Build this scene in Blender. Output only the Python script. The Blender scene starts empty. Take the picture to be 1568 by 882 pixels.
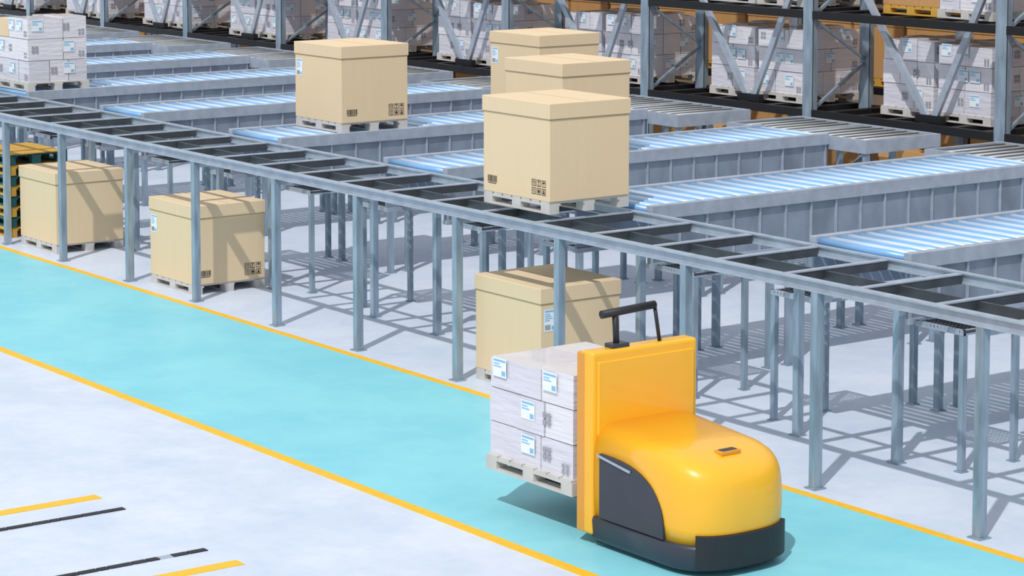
import bpy, math, random
from mathutils import Vector, Matrix
random.seed(7)
S=bpy.context.scene
COL=bpy.context.collection
try:
    S.view_settings.view_transform='Standard'
    S.view_settings.look='None'
except Exception: pass

# ------------------------------------------------------------------ materials
def srgb(r,g,b):
    def c(v):
        v/=255.0
        return v/12.92 if v<=0.04045 else ((v+0.055)/1.055)**2.4
    return (c(r),c(g),c(b),1)
def mat(name,col,rough=0.5,metal=0.0,coat=0.0,noise=0.0,nscale=5.0,stretch=(1,1,1),bump=0.0,bscale=30.0,col2=None,spec=None):
    m=bpy.data.materials.new(name); m.use_nodes=True
    nt=m.node_tree; b=nt.nodes['Principled BSDF']
    b.inputs['Roughness'].default_value=rough; b.inputs['Metallic'].default_value=metal
    b.inputs['Coat Weight'].default_value=coat
    if spec is not None: b.inputs['Specular IOR Level'].default_value=spec
    tc=nt.nodes.new('ShaderNodeTexCoord'); mp=nt.nodes.new('ShaderNodeMapping')
    mp.inputs['Scale'].default_value=stretch
    nt.links.new(tc.outputs['Object'],mp.inputs['Vector'])
    n=nt.nodes.new('ShaderNodeTexNoise'); n.inputs['Scale'].default_value=nscale; n.inputs['Detail'].default_value=6
    nt.links.new(mp.outputs[0],n.inputs['Vector'])
    r=nt.nodes.new('ShaderNodeValToRGB')
    r.color_ramp.elements[0].position=0.3; r.color_ramp.elements[1].position=0.7
    c2=col2 if col2 else tuple(min(1,x*(1-noise)) for x in col[:3])+(1,)
    r.color_ramp.elements[0].color=c2; r.color_ramp.elements[1].color=col
    nt.links.new(n.outputs['Fac'],r.inputs['Fac']); nt.links.new(r.outputs['Color'],b.inputs['Base Color'])
    if bump>0:
        n2=nt.nodes.new('ShaderNodeTexNoise'); n2.inputs['Scale'].default_value=bscale; n2.inputs['Detail'].default_value=4
        nt.links.new(mp.outputs[0],n2.inputs['Vector'])
        bp=nt.nodes.new('ShaderNodeBump'); bp.inputs['Strength'].default_value=bump; bp.inputs['Distance'].default_value=0.02
        nt.links.new(n2.outputs['Fac'],bp.inputs['Height']); nt.links.new(bp.outputs[0],b.inputs['Normal'])
    return m

def floor_mat(name,base,dark,tint):
    m=bpy.data.materials.new(name); m.use_nodes=True; nt=m.node_tree; b=nt.nodes['Principled BSDF']
    b.inputs['Roughness'].default_value=0.45; b.inputs['Specular IOR Level'].default_value=0.25
    tc=nt.nodes.new('ShaderNodeTexCoord')
    n1=nt.nodes.new('ShaderNodeTexNoise'); n1.inputs['Scale'].default_value=0.9; n1.inputs['Detail'].default_value=8; n1.inputs['Roughness'].default_value=0.65
    n2=nt.nodes.new('ShaderNodeTexNoise'); n2.inputs['Scale'].default_value=6; n2.inputs['Detail'].default_value=8; n2.inputs['Roughness'].default_value=0.7
    v=nt.nodes.new('ShaderNodeTexVoronoi'); v.inputs['Scale'].default_value=2.2
    for x in (n1,n2): nt.links.new(tc.outputs['Object'],x.inputs['Vector'])
    add=nt.nodes.new('ShaderNodeMixRGB'); add.blend_type='ADD'; add.inputs[0].default_value=0.12
    nt.links.new(tc.outputs['Object'],add.inputs[1]); nt.links.new(n2.outputs['Color'],add.inputs[2]); nt.links.new(add.outputs[0],v.inputs['Vector'])
    r1=nt.nodes.new('ShaderNodeValToRGB'); r1.color_ramp.elements[0].position=0.38; r1.color_ramp.elements[1].position=0.6
    r1.color_ramp.elements[0].color=dark; r1.color_ramp.elements[1].color=base
    nt.links.new(n1.outputs['Fac'],r1.inputs['Fac'])
    r2=nt.nodes.new('ShaderNodeValToRGB'); r2.color_ramp.elements[0].position=0.35; r2.color_ramp.elements[1].position=0.62
    r2.color_ramp.elements[0].color=tint; r2.color_ramp.elements[1].color=(1,1,1,1)
    nt.links.new(n2.outputs['Fac'],r2.inputs['Fac'])
    mx=nt.nodes.new('ShaderNodeMixRGB'); mx.blend_type='MULTIPLY'; mx.inputs[0].default_value=0.9
    nt.links.new(r1.outputs[0],mx.inputs[1]); nt.links.new(r2.outputs[0],mx.inputs[2])
    r3=nt.nodes.new('ShaderNodeValToRGB'); r3.color_ramp.elements[0].color=(0.93,0.95,0.975,1); r3.color_ramp.elements[1].color=(1,1,1,1)
    nt.links.new(v.outputs['Color'],r3.inputs['Fac'])
    mx2=nt.nodes.new('ShaderNodeMixRGB'); mx2.blend_type='MULTIPLY'; mx2.inputs[0].default_value=0.9
    nt.links.new(mx.outputs[0],mx2.inputs[1]); nt.links.new(r3.outputs[0],mx2.inputs[2])
    nt.links.new(mx2.outputs[0],b.inputs['Base Color'])
    bp=nt.nodes.new('ShaderNodeBump'); bp.inputs['Strength'].default_value=0.08; bp.inputs['Distance'].default_value=0.01
    nt.links.new(n2.outputs['Fac'],bp.inputs['Height']); nt.links.new(bp.outputs[0],b.inputs['Normal'])
    return m

M={}
M['floor']=floor_mat('concrete_floor_paint',srgb(217,223,233),srgb(205,213,228),(0.92,0.95,0.985,1))
M['lane']=floor_mat('turquoise_lane_paint',srgb(146,216,226),srgb(134,209,221),(0.94,0.975,0.985,1))
M['yline']=mat('yellow_line_paint',srgb(250,192,30),0.5,noise=0.12,nscale=12)
M['steel']=mat('galvanized_steel',srgb(184,194,208),0.42,0.3,noise=0.22,nscale=6,stretch=(1,1,1),bump=0.1)
M['steelp']=mat('galvanized_post',srgb(162,180,196),0.38,0.3,noise=0.38,nscale=3,stretch=(4,4,0.8))
M['panel']=mat('side_panel_steel',srgb(158,170,188),0.45,0.3,noise=0.38,nscale=2.5,stretch=(1,1,0.6))
M['dsteel']=mat('dark_steel',srgb(88,92,98),0.45,0.5,noise=0.3,nscale=5)
M['black']=mat('black_beam_paint',srgb(24,24,28),0.5,0.1,noise=0.3)
M['rub']=mat('black_rubber',srgb(34,36,42),0.55,0.0,noise=0.2)
M['char']=mat('charcoal_plastic',srgb(54,58,70),0.4,0.0,noise=0.12)
M['roll']=mat('blue_roller',srgb(132,182,230),0.32,0.1,noise=0.08)
M['wroll']=mat('white_roller',srgb(206,220,236),0.32,0.1,noise=0.06)
M['mroll']=mat('metal_roller',srgb(200,200,198),0.35,0.35,noise=0.15)
M['card']=mat('cardboard',srgb(230,205,168),0.75,noise=0.035,nscale=2,stretch=(30,30,0.4),bump=0.05,bscale=3,spec=0.2)
M['cardl']=mat('cardboard_lid',srgb(229,204,168),0.75,noise=0.03,nscale=2,stretch=(30,30,0.4),spec=0.2)
M['seam_shadow']=mat('lid_seam_shadowline',srgb(188,158,116),0.8)  # lid seam tone, with the shadow below the lid edge painted in
M['ink']=mat('printed_ink',srgb(52,44,36),0.7)
M['label']=mat('paper_label',srgb(236,241,246),0.5)
M['lblue']=mat('label_blue_print',srgb(130,190,225),0.5)
M['pal']=mat('pale_pallet_wood',srgb(206,202,197),0.7,noise=0.14,nscale=6,stretch=(1,1,1))
M['wrap']=mat('stretch_wrapped_carton',srgb(232,228,234),0.25,0.0,coat=0.6,noise=0.08,nscale=3,stretch=(1,1,6),bump=0.5,bscale=4)
M['wrap2']=mat('stretch_wrapped_carton_b',srgb(220,217,226),0.28,0.0,coat=0.5,noise=0.1,nscale=3,stretch=(1,1,6),bump=0.5,bscale=4)
M['gap']=mat('carton_gap',srgb(160,157,166),0.7)
M['yel']=mat('yellow_truck_paint',srgb(249,183,36),0.35,0.0,coat=0.4,noise=0.03,nscale=2)
M['ora']=mat('orange_latch_and_mast_shade',srgb(222,150,36),0.35,0.0,coat=0.4,noise=0.03,nscale=2)  # latch orange; also the yellow mast's shaded side, painted darker
M['teal']=mat('teal_plastic',srgb(36,92,98),0.5,noise=0.2)
M['ywood']=mat('yellow_pallet_wood',srgb(220,170,70),0.6,noise=0.2,nscale=8)
M['brown']=mat('brown_cardboard',srgb(202,154,98),0.8,noise=0.1,nscale=2,stretch=(8,8,0.5))
M['wall']=mat('wall_paint_brown',srgb(120,100,80),0.85,noise=0.2,nscale=1)

# ------------------------------------------------------------------ mesh builder
class MB:
    def __init__(s): s.v=[];s.f=[];s.m=[];s.sm=[];s.mats=[]
    def mi(s,k):
        if k not in s.mats: s.mats.append(k)
        return s.mats.index(k)
    def poly(s,pts,k,smooth=False):
        i=len(s.v); s.v+= [tuple(p) for p in pts]; s.f.append(tuple(range(i,i+len(pts)))); s.m.append(s.mi(k)); s.sm.append(smooth)
    def box(s,x0,x1,y0,y1,z0,z1,k,bev=0.0):
        i=len(s.v); mi=s.mi(k)
        if bev<=0:
            s.v+=[(x0,y0,z0),(x1,y0,z0),(x1,y1,z0),(x0,y1,z0),(x0,y0,z1),(x1,y0,z1),(x1,y1,z1),(x0,y1,z1)]
            for f in ((0,3,2,1),(4,5,6,7),(0,1,5,4),(1,2,6,5),(2,3,7,6),(3,0,4,7)):
                s.f.append(tuple(i+a for a in f)); s.m.append(mi); s.sm.append(False)
        else:
            import bmesh
            bm=bmesh.new(); bmesh.ops.create_cube(bm,size=1)
            for v in bm.verts: v.co=Vector(((x0+x1)/2+v.co.x*(x1-x0),(y0+y1)/2+v.co.y*(y1-y0),(z0+z1)/2+v.co.z*(z1-z0)))
            bmesh.ops.bevel(bm,geom=bm.edges[:],offset=bev,segments=3,profile=0.5,affect='EDGES')
            bm.verts.index_update()
            s.v+=[tuple(v.co) for v in bm.verts]
            for f in bm.faces:
                s.f.append(tuple(i+v.index for v in f.verts)); s.m.append(mi); s.sm.append(False)
            bm.free()
    def beam(s,p,q,w,h,k):   # box from p to q
        p=Vector(p);q=Vector(q);d=(q-p).normalized()
        up=Vector((0,0,1)) if abs(d.z)<0.98 else Vector((0,1,0))
        a=d.cross(up).normalized()*w/2; b=a.cross(d).normalized()*h/2
        i=len(s.v); mi=s.mi(k)
        for c in (p,q):
            for (u,t) in ((-1,-1),(1,-1),(1,1),(-1,1)): s.v.append(tuple(c+a*u+b*t))
        for f in ((0,3,2,1),(4,5,6,7),(0,1,5,4),(1,2,6,5),(2,3,7,6),(3,0,4,7)):
            s.f.append(tuple(i+x for x in f)); s.m.append(mi); s.sm.append(False)
    def cyl(s,p,q,r,k,n=12):
        p=Vector(p);q=Vector(q);d=(q-p).normalized()
        up=Vector((0,0,1)) if abs(d.z)<0.98 else Vector((0,1,0))
        a=d.cross(up).normalized(); b=a.cross(d)
        i=len(s.v); mi=s.mi(k)
        for c in (p,q):
            for j in range(n):
                t=2*math.pi*j/n; s.v.append(tuple(c+a*math.cos(t)*r+b*math.sin(t)*r))
        for j in range(n):
            s.f.append((i+j,i+(j+1)%n,i+n+(j+1)%n,i+n+j)); s.m.append(mi); s.sm.append(True)
        s.f.append(tuple(i+j for j in reversed(range(n)))); s.m.append(mi); s.sm.append(False)
        s.f.append(tuple(i+n+j for j in range(n))); s.m.append(mi); s.sm.append(False)
    def mesh(s,name):
        me=bpy.data.meshes.new(name); me.from_pydata(s.v,[],s.f)
        for k in s.mats: me.materials.append(M[k])
        me.polygons.foreach_set('material_index',s.m); me.polygons.foreach_set('use_smooth',s.sm)
        me.update()
        import bmesh
        bm=bmesh.new(); bm.from_mesh(me); bmesh.ops.recalc_face_normals(bm,faces=bm.faces); bm.to_mesh(me); bm.free()
        return me
def put(name,me,loc=(0,0,0),rz=0.0,parent=None):
    o=bpy.data.objects.new(name,me); COL.objects.link(o); o.location=loc; o.rotation_euler=(0,0,rz)
    if parent: o.parent=parent
    return o

def hpost(b,x,y,z0,z1,w=0.085,k='steelp'):
    # C-channel post: web faces the aisle, flanges run back
    t=0.010
    b.box(x-w/2,x+w/2,y-w/2,y-w/2+t,z0,z1,k)
    b.box(x-w/2,x-w/2+t,y-w/2+t,y+w/2,z0,z1,k)
    b.box(x+w/2-t,x+w/2,y-w/2+t,y+w/2,z0,z1,k)
    b.box(x-w*.85,x+w*.85,y-w*.85,y+w*.85,z0,z0+0.012,k)
def ibeamX(b,x0,x1,y,z0,z1,w=0.09,k='steel'):
    t=0.016
    b.box(x0,x1,y-w/2,y+w/2,z1-t,z1,k); b.box(x0,x1,y-w/2,y+w/2,z0,z0+t,k); b.box(x0,x1,y-t/2,y+t/2,z0+t,z1-t,k)

# ------------------------------------------------------------------ floor, walls
b=MB(); b.box(-95,15,-8,42,-0.1,0,'floor'); put('floor',b.mesh('floor'))
b=MB(); b.box(-95,15,36,36.3,0,9,'wall'); put('wall_back',b.mesh('wall_back'))
b=MB(); b.box(-90,8,11.55,14.45,0.0,0.004,'lane'); put('turquoise_floor_lane',b.mesh('turquoise_floor_lane'))
b=MB(); b.box(-90,8,11.44,11.55,0,0.006,'yline'); b.box(-90,8,14.45,14.55,0,0.006,'yline'); put('yellow_lane_lines',b.mesh('yellow_lane_lines'))
b=MB()
b.box(-19.17,-19.03,2,9.5,0,0.005,'yline'); b.box(-16.72,-16.58,2,9.5,0,0.005,'yline')
put('yellow_parking_lines',b.mesh('yellow_parking_lines'))
b=MB()
for X in (-18.62,-17.12):
    y=2.0
    while y<9.45:
        l=random.uniform(.08,.25); b.box(X-.035,X+.035,y,min(9.5,y+l-.01),0,0.008,random.choice(['black','dsteel','black','black','steel','rub'])); y+=l
put('floor_guide_rails',b.mesh('floor_guide_rails'))

# ------------------------------------------------------------------ conveyor system
PER=3.71; C0=-16.55
cs=[C0-PER*k for k in range(-1,10)]
XL,XR=-52.5,-9.5
YF,YB=14.70,16.02; ZR=1.85
b=MB()
ibeamX(b,XL,XR,YF,ZR-.105,ZR,0.085); ibeamX(b,XL,XR,YB,ZR-.10,ZR,0.06)
b.box(XL,XR,YF+.50,YF+.53,ZR-.12,ZR-.03,'dsteel')
x=XL+.2
while x<XR:
    b.box(x-.03,x+.03,YF+.05,YB-.035,ZR-.10,ZR-.02,'dsteel'); b.box(x-.035,x+.035,YF+.05,YB-.035,ZR-.02,ZR-.008,'steel')
    x+=PER/4.0
for c in cs:
    for s_ in (-.87,.9):
        hpost(b,c+s_,YF,0,ZR-.105,.082)
        hpost(b,c+s_*.75,YB-.1,0,ZR-.18,0.075)
        b.box(c+s_-.03,c+s_+.03,YF,YB,ZR-.18,ZR-.105,'steel')
put('transfer_conveyor_frame',b.mesh('transfer_conveyor_frame'))

# one roller conveyor (local origin: centre line)
b=MB()
HW=0.58; L=6.0; ZT=1.90
for s_ in (-1,1):
    x0,x1=sorted((s_*HW,s_*(HW+.09)))
    b.box(x0,x1,0,L,ZT-.13,ZT+.015,'steel',0.006)
    xp0,xp1=sorted((s_*(HW+.02),s_*(HW+.05)))
    b.box(xp0,xp1,0,L,ZT-.59,ZT-.13,'panel')
    b.box(min(s_*(HW+.0),s_*(HW+.085)),max(s_*(HW+.0),s_*(HW+.085)),0,L,ZT-.64,ZT-.59,'steel')
    y=0.02
    while y<L:
        b.box(min(s_*(HW+.05),s_*(HW+.07)),max(s_*(HW+.05),s_*(HW+.07)),y,y+.025,ZT-.59,ZT-.13,'steel')
        y+=.37
y=.07; i=0
while y<L-.05:
    b.cyl((-HW,y,ZT-.045),(HW,y,ZT-.045),.045,'roll' if i%2==0 else 'wroll',12); y+=.125; i+=1
for y in (1.7,1.98,3.9,4.2,5.75):
    for s_ in (-.6,.6): hpost(b,s_,y,0,ZT-.64,.07)
    b.box(-.6,.6,y-.03,y+.03,ZT-.70,ZT-.64,'steel')
for y in (1.7,3.9): hpost(b,-.95,y,0,1.2,.06); b.box(-.95,-.6,y-.02,y+.02,1.2,1.25,'steel')
for xc in (-.98,.98):
    x0,x1=xc-.3,xc+.3; y0,y1=.06,.80; zt=1.30
    b.box(x0,x1,y0,y0+.03,zt-.05,zt,'steel'); b.box(x0,x1,y1-.03,y1,zt-.05,zt,'steel'); b.box(x0,x0+.03,y0,y1,zt-.05,zt,'steel'); b.box(x1-.03,x1,y0,y1,zt-.05,zt,'steel')
    x=x0+.05
    while x<x1: b.box(x,x+.012,y0,y1,zt-.03,zt-.005,'dsteel'); x+=.045
    y=y0+.05
    while y<y1: b.box(x0,x1,y,y+.012,zt-.03,zt-.005,'dsteel'); y+=.06
    xo=x1-.03 if xc>0 else x0+.03
    for (px,py) in ((xo,y0+.03),(xo,y1-.03)): hpost(b,px,py,0,zt-.05,.055)
y0,y1=L,L+1.35; ZC=ZT-.03
for yy in (y0,y1-.06): b.box(-1.35,1.33,yy,yy+.06,ZC-.16,ZC+.01,'steel')
for xx in (-1.35,-.1,1.27): b.box(xx,xx+.06,y0+.06,y1-.06,ZC-.16,ZC+.01,'steel')
x=-1.22; i=0
while x<1.24: b.cyl((x,y0+.06,ZC-.035),(x,y1-.06,ZC-.035),.035,'mroll' if i%2 else 'dsteel',10); x+=.11; i+=1
for xx in (-1.3,-.5,.5,1.28):
    for yy in (y0+.06,y1-.05): hpost(b,xx,yy,0,ZC-.16,.07)
convm=b.mesh('roller_conveyor')
for c in cs: put('roller_conveyor',convm,(c,YB+.045,0))

# ------------------------------------------------------------------ pallet / cartons
def pallet(b,sx,sy,h=.13,k='pal',z=0):
    hx,hy=sx/2,sy/2
    n=7; w=sx/n
    for i in range(n): b.box(-hx+i*w+.012,-hx+(i+1)*w-.012,-hy,hy,z+h-.022,z+h,k)
    for yy in (-hy,-.07,hy-.14): b.box(-hx,hx,yy,yy+.14,z+h-.044,z+h-.022,k)
    for xx in (-hx,-.075,hx-.15):
        for yy in (-hy,-.06,hy-.12): b.box(xx,xx+.15,yy,yy+.12,z+.02,z+h-.044,k)
    for yy in (-hy,-.06,hy-.12): b.box(-hx,hx,yy,yy+.12,z,z+.02,k)

def face_fn(face,sx,sy,off):
    if face=='-y': return lambda u,v:(u,-sy/2-off,v)
    if face=='+x': return lambda u,v:(sx/2+off,u,v)
    if face=='+y': return lambda u,v:(-u,sy/2+off,v)
    return lambda u,v:(-sx/2-off,-u,v)
def rect(b,F,u0,u1,v0,v1,k): b.poly([F(u0,v0),F(u1,v0),F(u1,v1),F(u0,v1)],k)
def icons(b,F,u,v,s=.068):
    g=.084
    for r in range(2):
        for c in range(3):
            x=u+c*g; y=v+r*g; t=.006
            rect(b,F,x,x+s,y,y+t,'ink'); rect(b,F,x,x+s,y+s-t,y+s,'ink'); rect(b,F,x,x+t,y,y+s,'ink'); rect(b,F,x+s-t,x+s,y,y+s,'ink')
            cx=x+s/2; cy=y+s/2; k=(r*3+c)
            if k in (3,):
                for d in (-.013,.013):
                    b.poly([F(cx+d-.01,cy+.004),F(cx+d+.01,cy+.004),F(cx+d,cy+.022)],'ink'); rect(b,F,cx+d-.003,cx+d+.003,cy-.022,cy+.004,'ink')
            elif k==4:
                b.poly([F(cx-.016,cy+.022),F(cx,cy-.004),F(cx+.016,cy+.022)],'ink'); rect(b,F,cx-.003,cx+.003,cy-.02,cy,'ink'); rect(b,F,cx-.012,cx+.012,cy-.023,cy-.018,'ink')
            elif k==5:
                b.poly([F(cx+.021*math.cos(a*math.pi/6),cy+.021*math.sin(a*math.pi/6)) for a in range(7)],'ink'); rect(b,F,cx-.002,cx+.002,cy-.023,cy,'ink')
            elif k==0:
                for a in range(3):
                    t0=a*2.094+.3
                    p=lambda t,r_:F(cx+r_*math.cos(t),cy+r_*math.sin(t))
                    b.poly([p(t0,.012),p(t0,.021),p(t0+.7,.021),p(t0+1.4,.021),p(t0+1.4,.012),p(t0+.7,.012)],'ink')
            elif k==1:
                b.poly([F(cx+.02*math.cos(a*math.pi/4),cy+.02*math.sin(a*math.pi/4)) for a in range(8)],'ink')
            else:
                b.poly([F(cx-.02,cy-.02),F(cx+.02,cy-.02),F(cx+.014,cy),F(cx-.014,cy)],'ink'); rect(b,F,cx-.01,cx+.01,cy+.003,cy+.02,'ink')
def barcode(b,F,u,v,w=.16,h=.085):
    x=u; rnd=random.Random(3)
    while x<u+w:
        t=rnd.choice([.003,.005,.007]); rect(b,F,x,x+t,v+.014,v+h,'ink'); x+=t+rnd.choice([.004,.005,.007])
    rect(b,F,u+.01,u+w-.01,v,v+.007,'ink')
def plabel(b,face,sx,sy,off,u,v,w=.15,h=.23):
    F=face_fn(face,sx,sy,off); G=face_fn(face,sx,sy,off+.0015)
    rect(b,F,u,u+w,v,v+h,'label')
    k='lblue'
    rect(b,G,u+.012,u+w-.012,v+h-.03,v+h-.012,k)
    n=4 if h>.2 else 2
    for i in range(n): rect(b,G,u+.012,u+w*(.5+.12*(i%3)),v+h-.055-i*.022,v+h-.045-i*.022,k)
    if h>.2:
        barx=u+.015
        while barx<u+w*.55: rect(b,G,barx,barx+.004,v+.015,v+.07,'ink'); barx+=.009
    rect(b,G,u+w*.65,u+w-.015,v+.015,v+.055,k)
def carton_mesh(sx,sy,order):
    b=MB(); ph=.125; H=1.125
    pallet(b,sx-.03,sy-.03,ph)
    zb=ph; zl=H-.16
    b.box(-sx/2+.012,sx/2-.012,-sy/2+.012,sy/2-.012,zb,H-.01,'card',0.006)
    b.box(-sx/2,sx/2,-sy/2,sy/2,zl,H,'cardl',0.007)
    b.box(-sx/2+.006,sx/2-.006,-sy/2+.006,sy/2-.006,zl-.008,zl,'seam_shadow')  # lid's shadow line, drawn as a darker strip
    b.box(-sx/2+.02,sx/2-.02,-.004,.004,H,H+.0015,'seam_shadow')
    for face,typ in order.items():
        F=face_fn(face,sx,sy,-.009)
        hw=(sx if face[1]=='y' else sy)/2
        if typ=='P':
            icons(b,F,hw-.31,zb+.06); barcode(b,F,-hw+.09,zb+.09)
        elif typ=='L':
            plabel(b,face,sx,sy,-.009,-hw+.05,zl-.29)
    return b.mesh('carton_on_pallet')
CSX,CSY=1.17,1.05
cm0=carton_mesh(CSX,CSY,{'-y':'L','+x':'P'})
cm1=carton_mesh(CSX,CSY,{'-y':'P','+y':'P'})
cm2=carton_mesh(CSX,CSY,{'+x':'L','-x':'P'})
cm3=carton_mesh(CSX,CSY,{'+y':'P'})
for (me,x,y,z) in [(cm1,-20.36,15.41,ZT+.005),(cm1,-23.95,18.3,ZT+.006),(cm0,-27.65,20.72,ZT+.006),(cm0,-27.65,17.53,ZT+.006),
                   (cm3,-31.62,15.38,0),(cm0,-27.72,15.38,0),(cm2,-20.52,15.42,0)]:
    put('carton_on_pallet',me,(x,y,z))

def wrapped_mesh(sx,sy,H,layers,seed,name,open_top=False):
    rnd=random.Random(seed); b=MB(); ph=.13
    pallet(b,sx,sy,ph)
    hx,hy=sx/2-.02,sy/2-.02
    lh=(H-ph)/layers
    b.box(-hx+.03,hx-.03,-hy+.03,hy-.03,ph,H-.11,'gap')
    for l in range(layers):
        z0=ph+l*lh; z1=z0+lh-.008
        sxs=rnd.choice([[.5,.5],[.62,.38],[.38,.62],[.34,.33,.33]]); sys_=rnd.choice([[.5,.5],[.6,.4],[.36,.32,.32]])
        xx=-hx
        for a in sxs:
            w=a*2*hx; yy=-hy
            for c in sys_:
                d=c*2*hy; j=rnd.uniform(0,.014)
                k='wrap' if rnd.random()<.6 else 'wrap2'
                ztop=z1-(rnd.uniform(0,.07) if l==layers-1 else 0)
                if l==layers-1 and open_top and rnd.random()<.35: k='card'
                b.box(xx+j*.6,xx+w-.006,yy+j,yy+d-.006,z0,ztop,k)
                yy+=d
            xx+=w
        for face in ('-y','+x'):
            F=face_fn(face,sx-.04,sy-.04,.004); hw=(sx if face[1]=='y' else sy)/2
            slots=[-hw+.08,-.12,hw-.42]; rnd.shuffle(slots)
            for q in range(2):
                u=slots[q]; v=z0+lh*.35
                if rnd.random()<.65: plabel(b,face,sx-.04,sy-.04,.004,u,v,.19,min(.17,lh*.55))
                else:
                    for e in range(2):
                        for g in range(2): rect(b,F,u+g*.06,u+g*.06+.045,v+e*.06,v+e*.06+.045,'gap')
            if rnd.random()<.7:
                u=hw-.16; v=z0+lh*.12
                for e in range(2):
                    for g in range(2): rect(b,F,u+g*.055,u+g*.055+.035,v+e*.05,v+e*.05+.033,'gap')
    return b.mesh(name)
wl=[wrapped_mesh(1.05,1.2,1.15,3,s,'wrapped_pallet_load') for s in (1,2,5)]
put('wrapped_pallet_load',wrapped_mesh(1.15,1.02,1.12,3,11,'wrapped_pallet_load',True),(-35.1,16.62,ZT+.006))

b=MB()
z=0
for i in range(8):
    pallet(b,1.2,.9,.145,'ywood' if i%2==0 else 'teal',z); z+=.15
for (xx,yy) in ((-.6,-.45),(.6,-.45),(.6,.45),(-.6,.45)): b.box(xx-.02,xx+.02,yy-.02,yy+.02,0,z+.02,'teal')
b.box(-.6,.6,-.45,.45,z-.005,z+.01,'ywood')
put('stack_of_pallets',b.mesh('stack_of_pallets'),(-33.35,15.4,0))

# ------------------------------------------------------------------ storage racks
BAY=3.8; X0=-23.08
levels=[.12,1.74,3.20,4.66]
def rack(nx0,nx1,y0,y1,braces):
    b=MB()
    for i in range(nx0,nx1+1):
        x=X0-BAY*i
        for y in (y0,y1):
            b.box(x-.10,x+.10,y-.012,y+.012,0,6.2,'steelp'); b.box(x-.10,x-.085,y,y+.1,0,6.2,'steelp'); b.box(x+.085,x+.10,y,y+.1,0,6.2,'steelp')
            b.box(x-.13,x+.13,y-.05,y+.15,0,.015,'steelp')
        zz=.3
        while zz<5.6:
            b.beam((x,y0+.06,zz),(x,y1+.04,zz+.7),.05,.04,'steelp'); b.beam((x,y1+.04,zz+.7),(x,y0+.06,zz+1.4),.05,.04,'steelp'); zz+=1.4
        if i<nx1:
            xl=x-BAY
            for z in levels[:]:
                for y in (y0-.02,y1+.06): b.box(xl+.1,x-.1,y,y+.07,z-.12,z-.004,'black')
                xx=xl+.35
                while xx<x-.2:
                    b.box(xx,xx+.14,y0+.05,y1+.06,z-.09,z-.004,'black'); xx+=.62
            if braces:
                xm=(x+xl)/2+.4; yb=y0+.22
                for z0_,z1_ in ((1.76,4.6),):
                    b.beam((xm-.05,yb,z0_),(xl+.12,yb,z1_),.06,.10,'steel'); b.beam((xm+.05,yb,z0_),(x-.02,yb,z1_),.06,.10,'steel')
                    b.box(xm-.25,xm+.25,yb-.06,yb+.04,z0_-.03,z0_+.08,'black')
    return b.mesh('storage_rack')
put('storage_rack',rack(-1,10,25.0,26.15,True))
put('storage_rack',rack(-1,10,28.2,29.35,False))
def brown_mesh():
    b=MB(); pallet(b,1.1,1.1,.13,'ywood'); b.box(-.56,.56,-.55,.55,.13,1.12,'brown',.008); b.box(-.57,.57,-.56,.56,.98,1.13,'brown',.008)
    return b.mesh('brown_carton_on_pallet')
bm_=brown_mesh()
for i in range(-1,10):
    xm=X0-BAY*(i+.5)
    for j,dx in enumerate((-.28,.82)):
        put('wrapped_pallet_load',wl[(i+j)%3],(xm+dx,26.02,levels[1]))
        put('wrapped_pallet_load',wl[(i+j+1)%3],(xm+dx,26.02,levels[2])) if (i+j)%3!=0 else put('brown_carton_on_pallet',bm_,(xm+dx,26.02,levels[2]))
        put('brown_carton_on_pallet',bm_,(xm+dx*1.05,26.0,levels[0]))
    for dx in (-1.2,.0,1.2):
        for lv in levels:
            put('brown_carton_on_pallet',bm_,(xm+dx,28.85,lv))

# ------------------------------------------------------------------ pallet truck
tr=bpy.data.objects.new('electric_pallet_truck',None); COL.objects.link(tr); tr.location=(-15.3,12.55,0)
def outline(xb,xs,rx,hy,inset,n=28,e=0.76):
    pts=[(xb,-hy+inset)]
    for i in range(n+1):
        t=-math.pi/2+math.pi*i/n
        cx=abs(math.cos(t))**e; sy_=math.copysign(abs(math.sin(t))**e,math.sin(t))
        pts.append((xs+(rx-inset)*cx,(hy-inset)*sy_))
    pts.append((xb,hy-inset)); return pts
def loft(layers,k,cap=True,smooth=True,name='part'):
    b=MB(); n=len(layers[0])
    for L_ in layers: b.v+=L_
    mi=b.mi(k)
    for a in range(len(layers)-1):
        for j in range(n):
            j2=(j+1)%n
            b.f.append((a*n+j,a*n+j2,(a+1)*n+j2,(a+1)*n+j)); b.m.append(mi); b.sm.append(smooth and j!=n-1)
    if cap:
        b.f.append(tuple((len(layers)-1)*n+j for j in range(n))); b.m.append(mi); b.sm.append(smooth)
        b.f.append(tuple(reversed(range(n)))); b.m.append(mi); b.sm.append(False)
    return b.mesh(name)
def ztop(x): 
    t=max(0,min(1,(x-.0)/1.25)); return 1.00-.06*t-.14*t*t*t
HY=.535; XB=-.07
lay=[]
for s_,ins in ((0,0.02),(.2,.005),(.45,.0),(.65,.006),(.78,.016),(.87,.034),(.93,.06),(.97,.10),(.99,.145),(1.0,.20),(1.003,.28),(1.005,.40)):
    o=outline(XB,.77,.46,HY,ins)
    lay.append([(x,y,.24+s_*(ztop(x)-.24)) for x,y in o])
put('hood',loft(lay,'yel',name='hood'),parent=tr)
lay=[]
for z,off in ((.05,-.02),(.08,.0),(.22,.012),(.25,0)):
    lay.append([(x,y,z) for x,y in outline(XB,.77,.46+off,HY+off,0)])
put('skirt',loft(lay,'char',name='skirt'),parent=tr)
b=MB()
o=[p for p in outline(XB,.77,.485,HY+.02,0) if p[0]>1.09]
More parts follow.
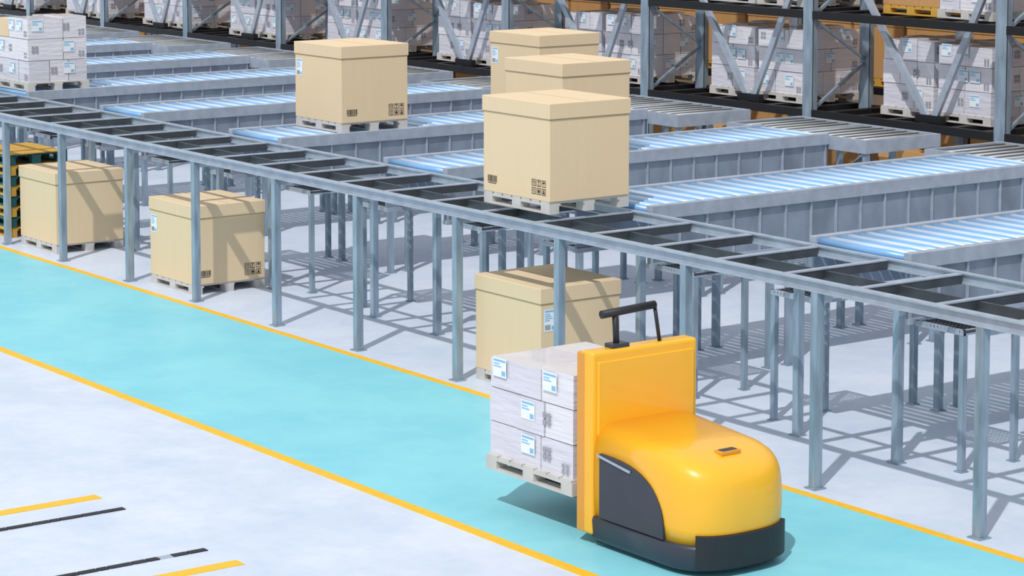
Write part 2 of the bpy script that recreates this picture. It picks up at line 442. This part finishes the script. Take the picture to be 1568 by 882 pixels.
for i in range(len(o)-1):
    (xa,ya),(xb_,yb_)=o[i],o[i+1]
    b.poly([(xa,ya,.08),(xb_,yb_,.08),(xb_,yb_,.33),(xa,ya,.33)],'rub'); b.poly([(xa,ya,.33),(xb_,yb_,.33),(xb_-.06,yb_*.9,.34),(xa-.06,ya*.9,.34)],'rub')
for p in (o[0],o[-1]): b.poly([(p[0],p[1],.08),(p[0],p[1],.33),(p[0]-.06,p[1]*.9,.34),(p[0]-.06,p[1]*.9,.08)],'rub')
put('front_bumper',b.mesh('front_bumper'),parent=tr)
b=MB()
for s_ in (-1,1):
    pts=[(.02,.26)]
    for i in range(15):
        t=math.pi/2*i/14; pts.append((.02+.80*math.cos(t)**.75,.26+.52*math.sin(t)**.75))
    b.poly([(x,s_*(HY+.012),z) for x,z in pts],'char')
    for i in range(len(pts)):
        p,q=pts[i],pts[(i+1)%len(pts)]
        b.poly([(p[0],s_*(HY+.012),p[1]),(q[0],s_*(HY+.012),q[1]),(q[0],s_*(HY-.02),q[1]),(p[0],s_*(HY-.02),p[1])],'char')
    b.beam((.0,s_*(HY+.02),.765),(.42,s_*(HY+.02),.71),.012,.018,'steel')
put('side_panels',b.mesh('side_panels'),parent=tr)
b=MB()
b.box(-.24,XB,-.55,.55,.09,1.58,'yel',.03)
b.box(XB-.02,XB+.02,-.50,.50,.9,1.50,'yel',.01)
b.box(-.268,-.165,-.555,.555,.10,1.565,'ora',.012)  # shade on the mast's side edge, put in as a darker orange
b.box(-.30,-.265,-.45,.45,.2,1.5,'char',.01)
put('mast_housing',b.mesh('mast_housing'),parent=tr)
b=MB()
b.cyl((-.15,-.24,1.56),(-.17,-.24,1.86),.026,'rub')
b.cyl((-.17,-.38,1.855),(-.17,.17,1.88),.034,'rub'); b.cyl((-.17,.17,1.88),(-.14,.2,1.58),.016,'rub')
b.box(-.21,-.10,-.32,-.14,1.575,1.615,'char',.01)
put('tiller_handle',b.mesh('tiller_handle'),parent=tr)
b=MB()
b.box(.89,.99,-.10,.10,.885,.918,'ora',.008); b.box(.91,.97,-.07,.07,.918,.923,'char')
put('hood_latch',b.mesh('hood_latch'),parent=tr)
b=MB()
for y in (-.27,.27):
    b.box(-1.5,-.26,y-.09,y+.09,.27,.34,'char',.01)
    b.box(-.34,-.26,y-.09,y+.09,.27,.8,'char',.01)
put('forks',b.mesh('forks'),parent=tr)
b=MB()
for x in (.55,-.13):
    for y in (-.38,.38): b.cyl((x,y-.05,.11),(x,y+.05,.11),.11,'rub',20)
put('wheels',b.mesh('wheels'),parent=tr)
put('carried_wrapped_load',wrapped_mesh(1.2,1.08,1.0,3,21,'carried_wrapped_load'),(-.945,0,.345),parent=tr)

# ------------------------------------------------------------------ light
w=bpy.data.worlds.new('world'); S.world=w; w.use_nodes=True
bg=w.node_tree.nodes['Background']; bg.inputs[0].default_value=(0.87,0.93,1.0,1); bg.inputs[1].default_value=0.74
sd=bpy.data.lights.new('sun_light','SUN'); sd.energy=2.5; sd.angle=math.radians(0.9); sd.color=(1,.985,.965)
so=bpy.data.objects.new('sun_light',sd); COL.objects.link(so); so.location=(-10,0,20)
so.rotation_euler=Vector((-.42,.625,-1)).to_track_quat('-Z','Y').to_euler()

# ------------------------------------------------------------------ camera
f=3800.0; x0=784; y0=135; h=-235
th=math.atan((y0-h)/f); aA=math.atan((784+2000)/f*math.cos(th))
Fh=Vector((-math.cos(aA),math.sin(aA),0)); R=Vector((math.sin(aA),math.cos(aA),0))
F=Fh*math.cos(th)+Vector((0,0,-math.sin(th))); U=R.cross(F)
cd=bpy.data.cameras.new('camera'); cam=bpy.data.objects.new('camera',cd); COL.objects.link(cam)
cd.sensor_width=36; cd.lens=f/1568*36; cd.shift_y=-(441-y0)/1568.0; cd.clip_end=300
mw=Matrix((R,U,-F)).transposed().to_4x4(); mw.translation=Vector((0,0,5.6)); cam.matrix_world=mw
S.camera=cam
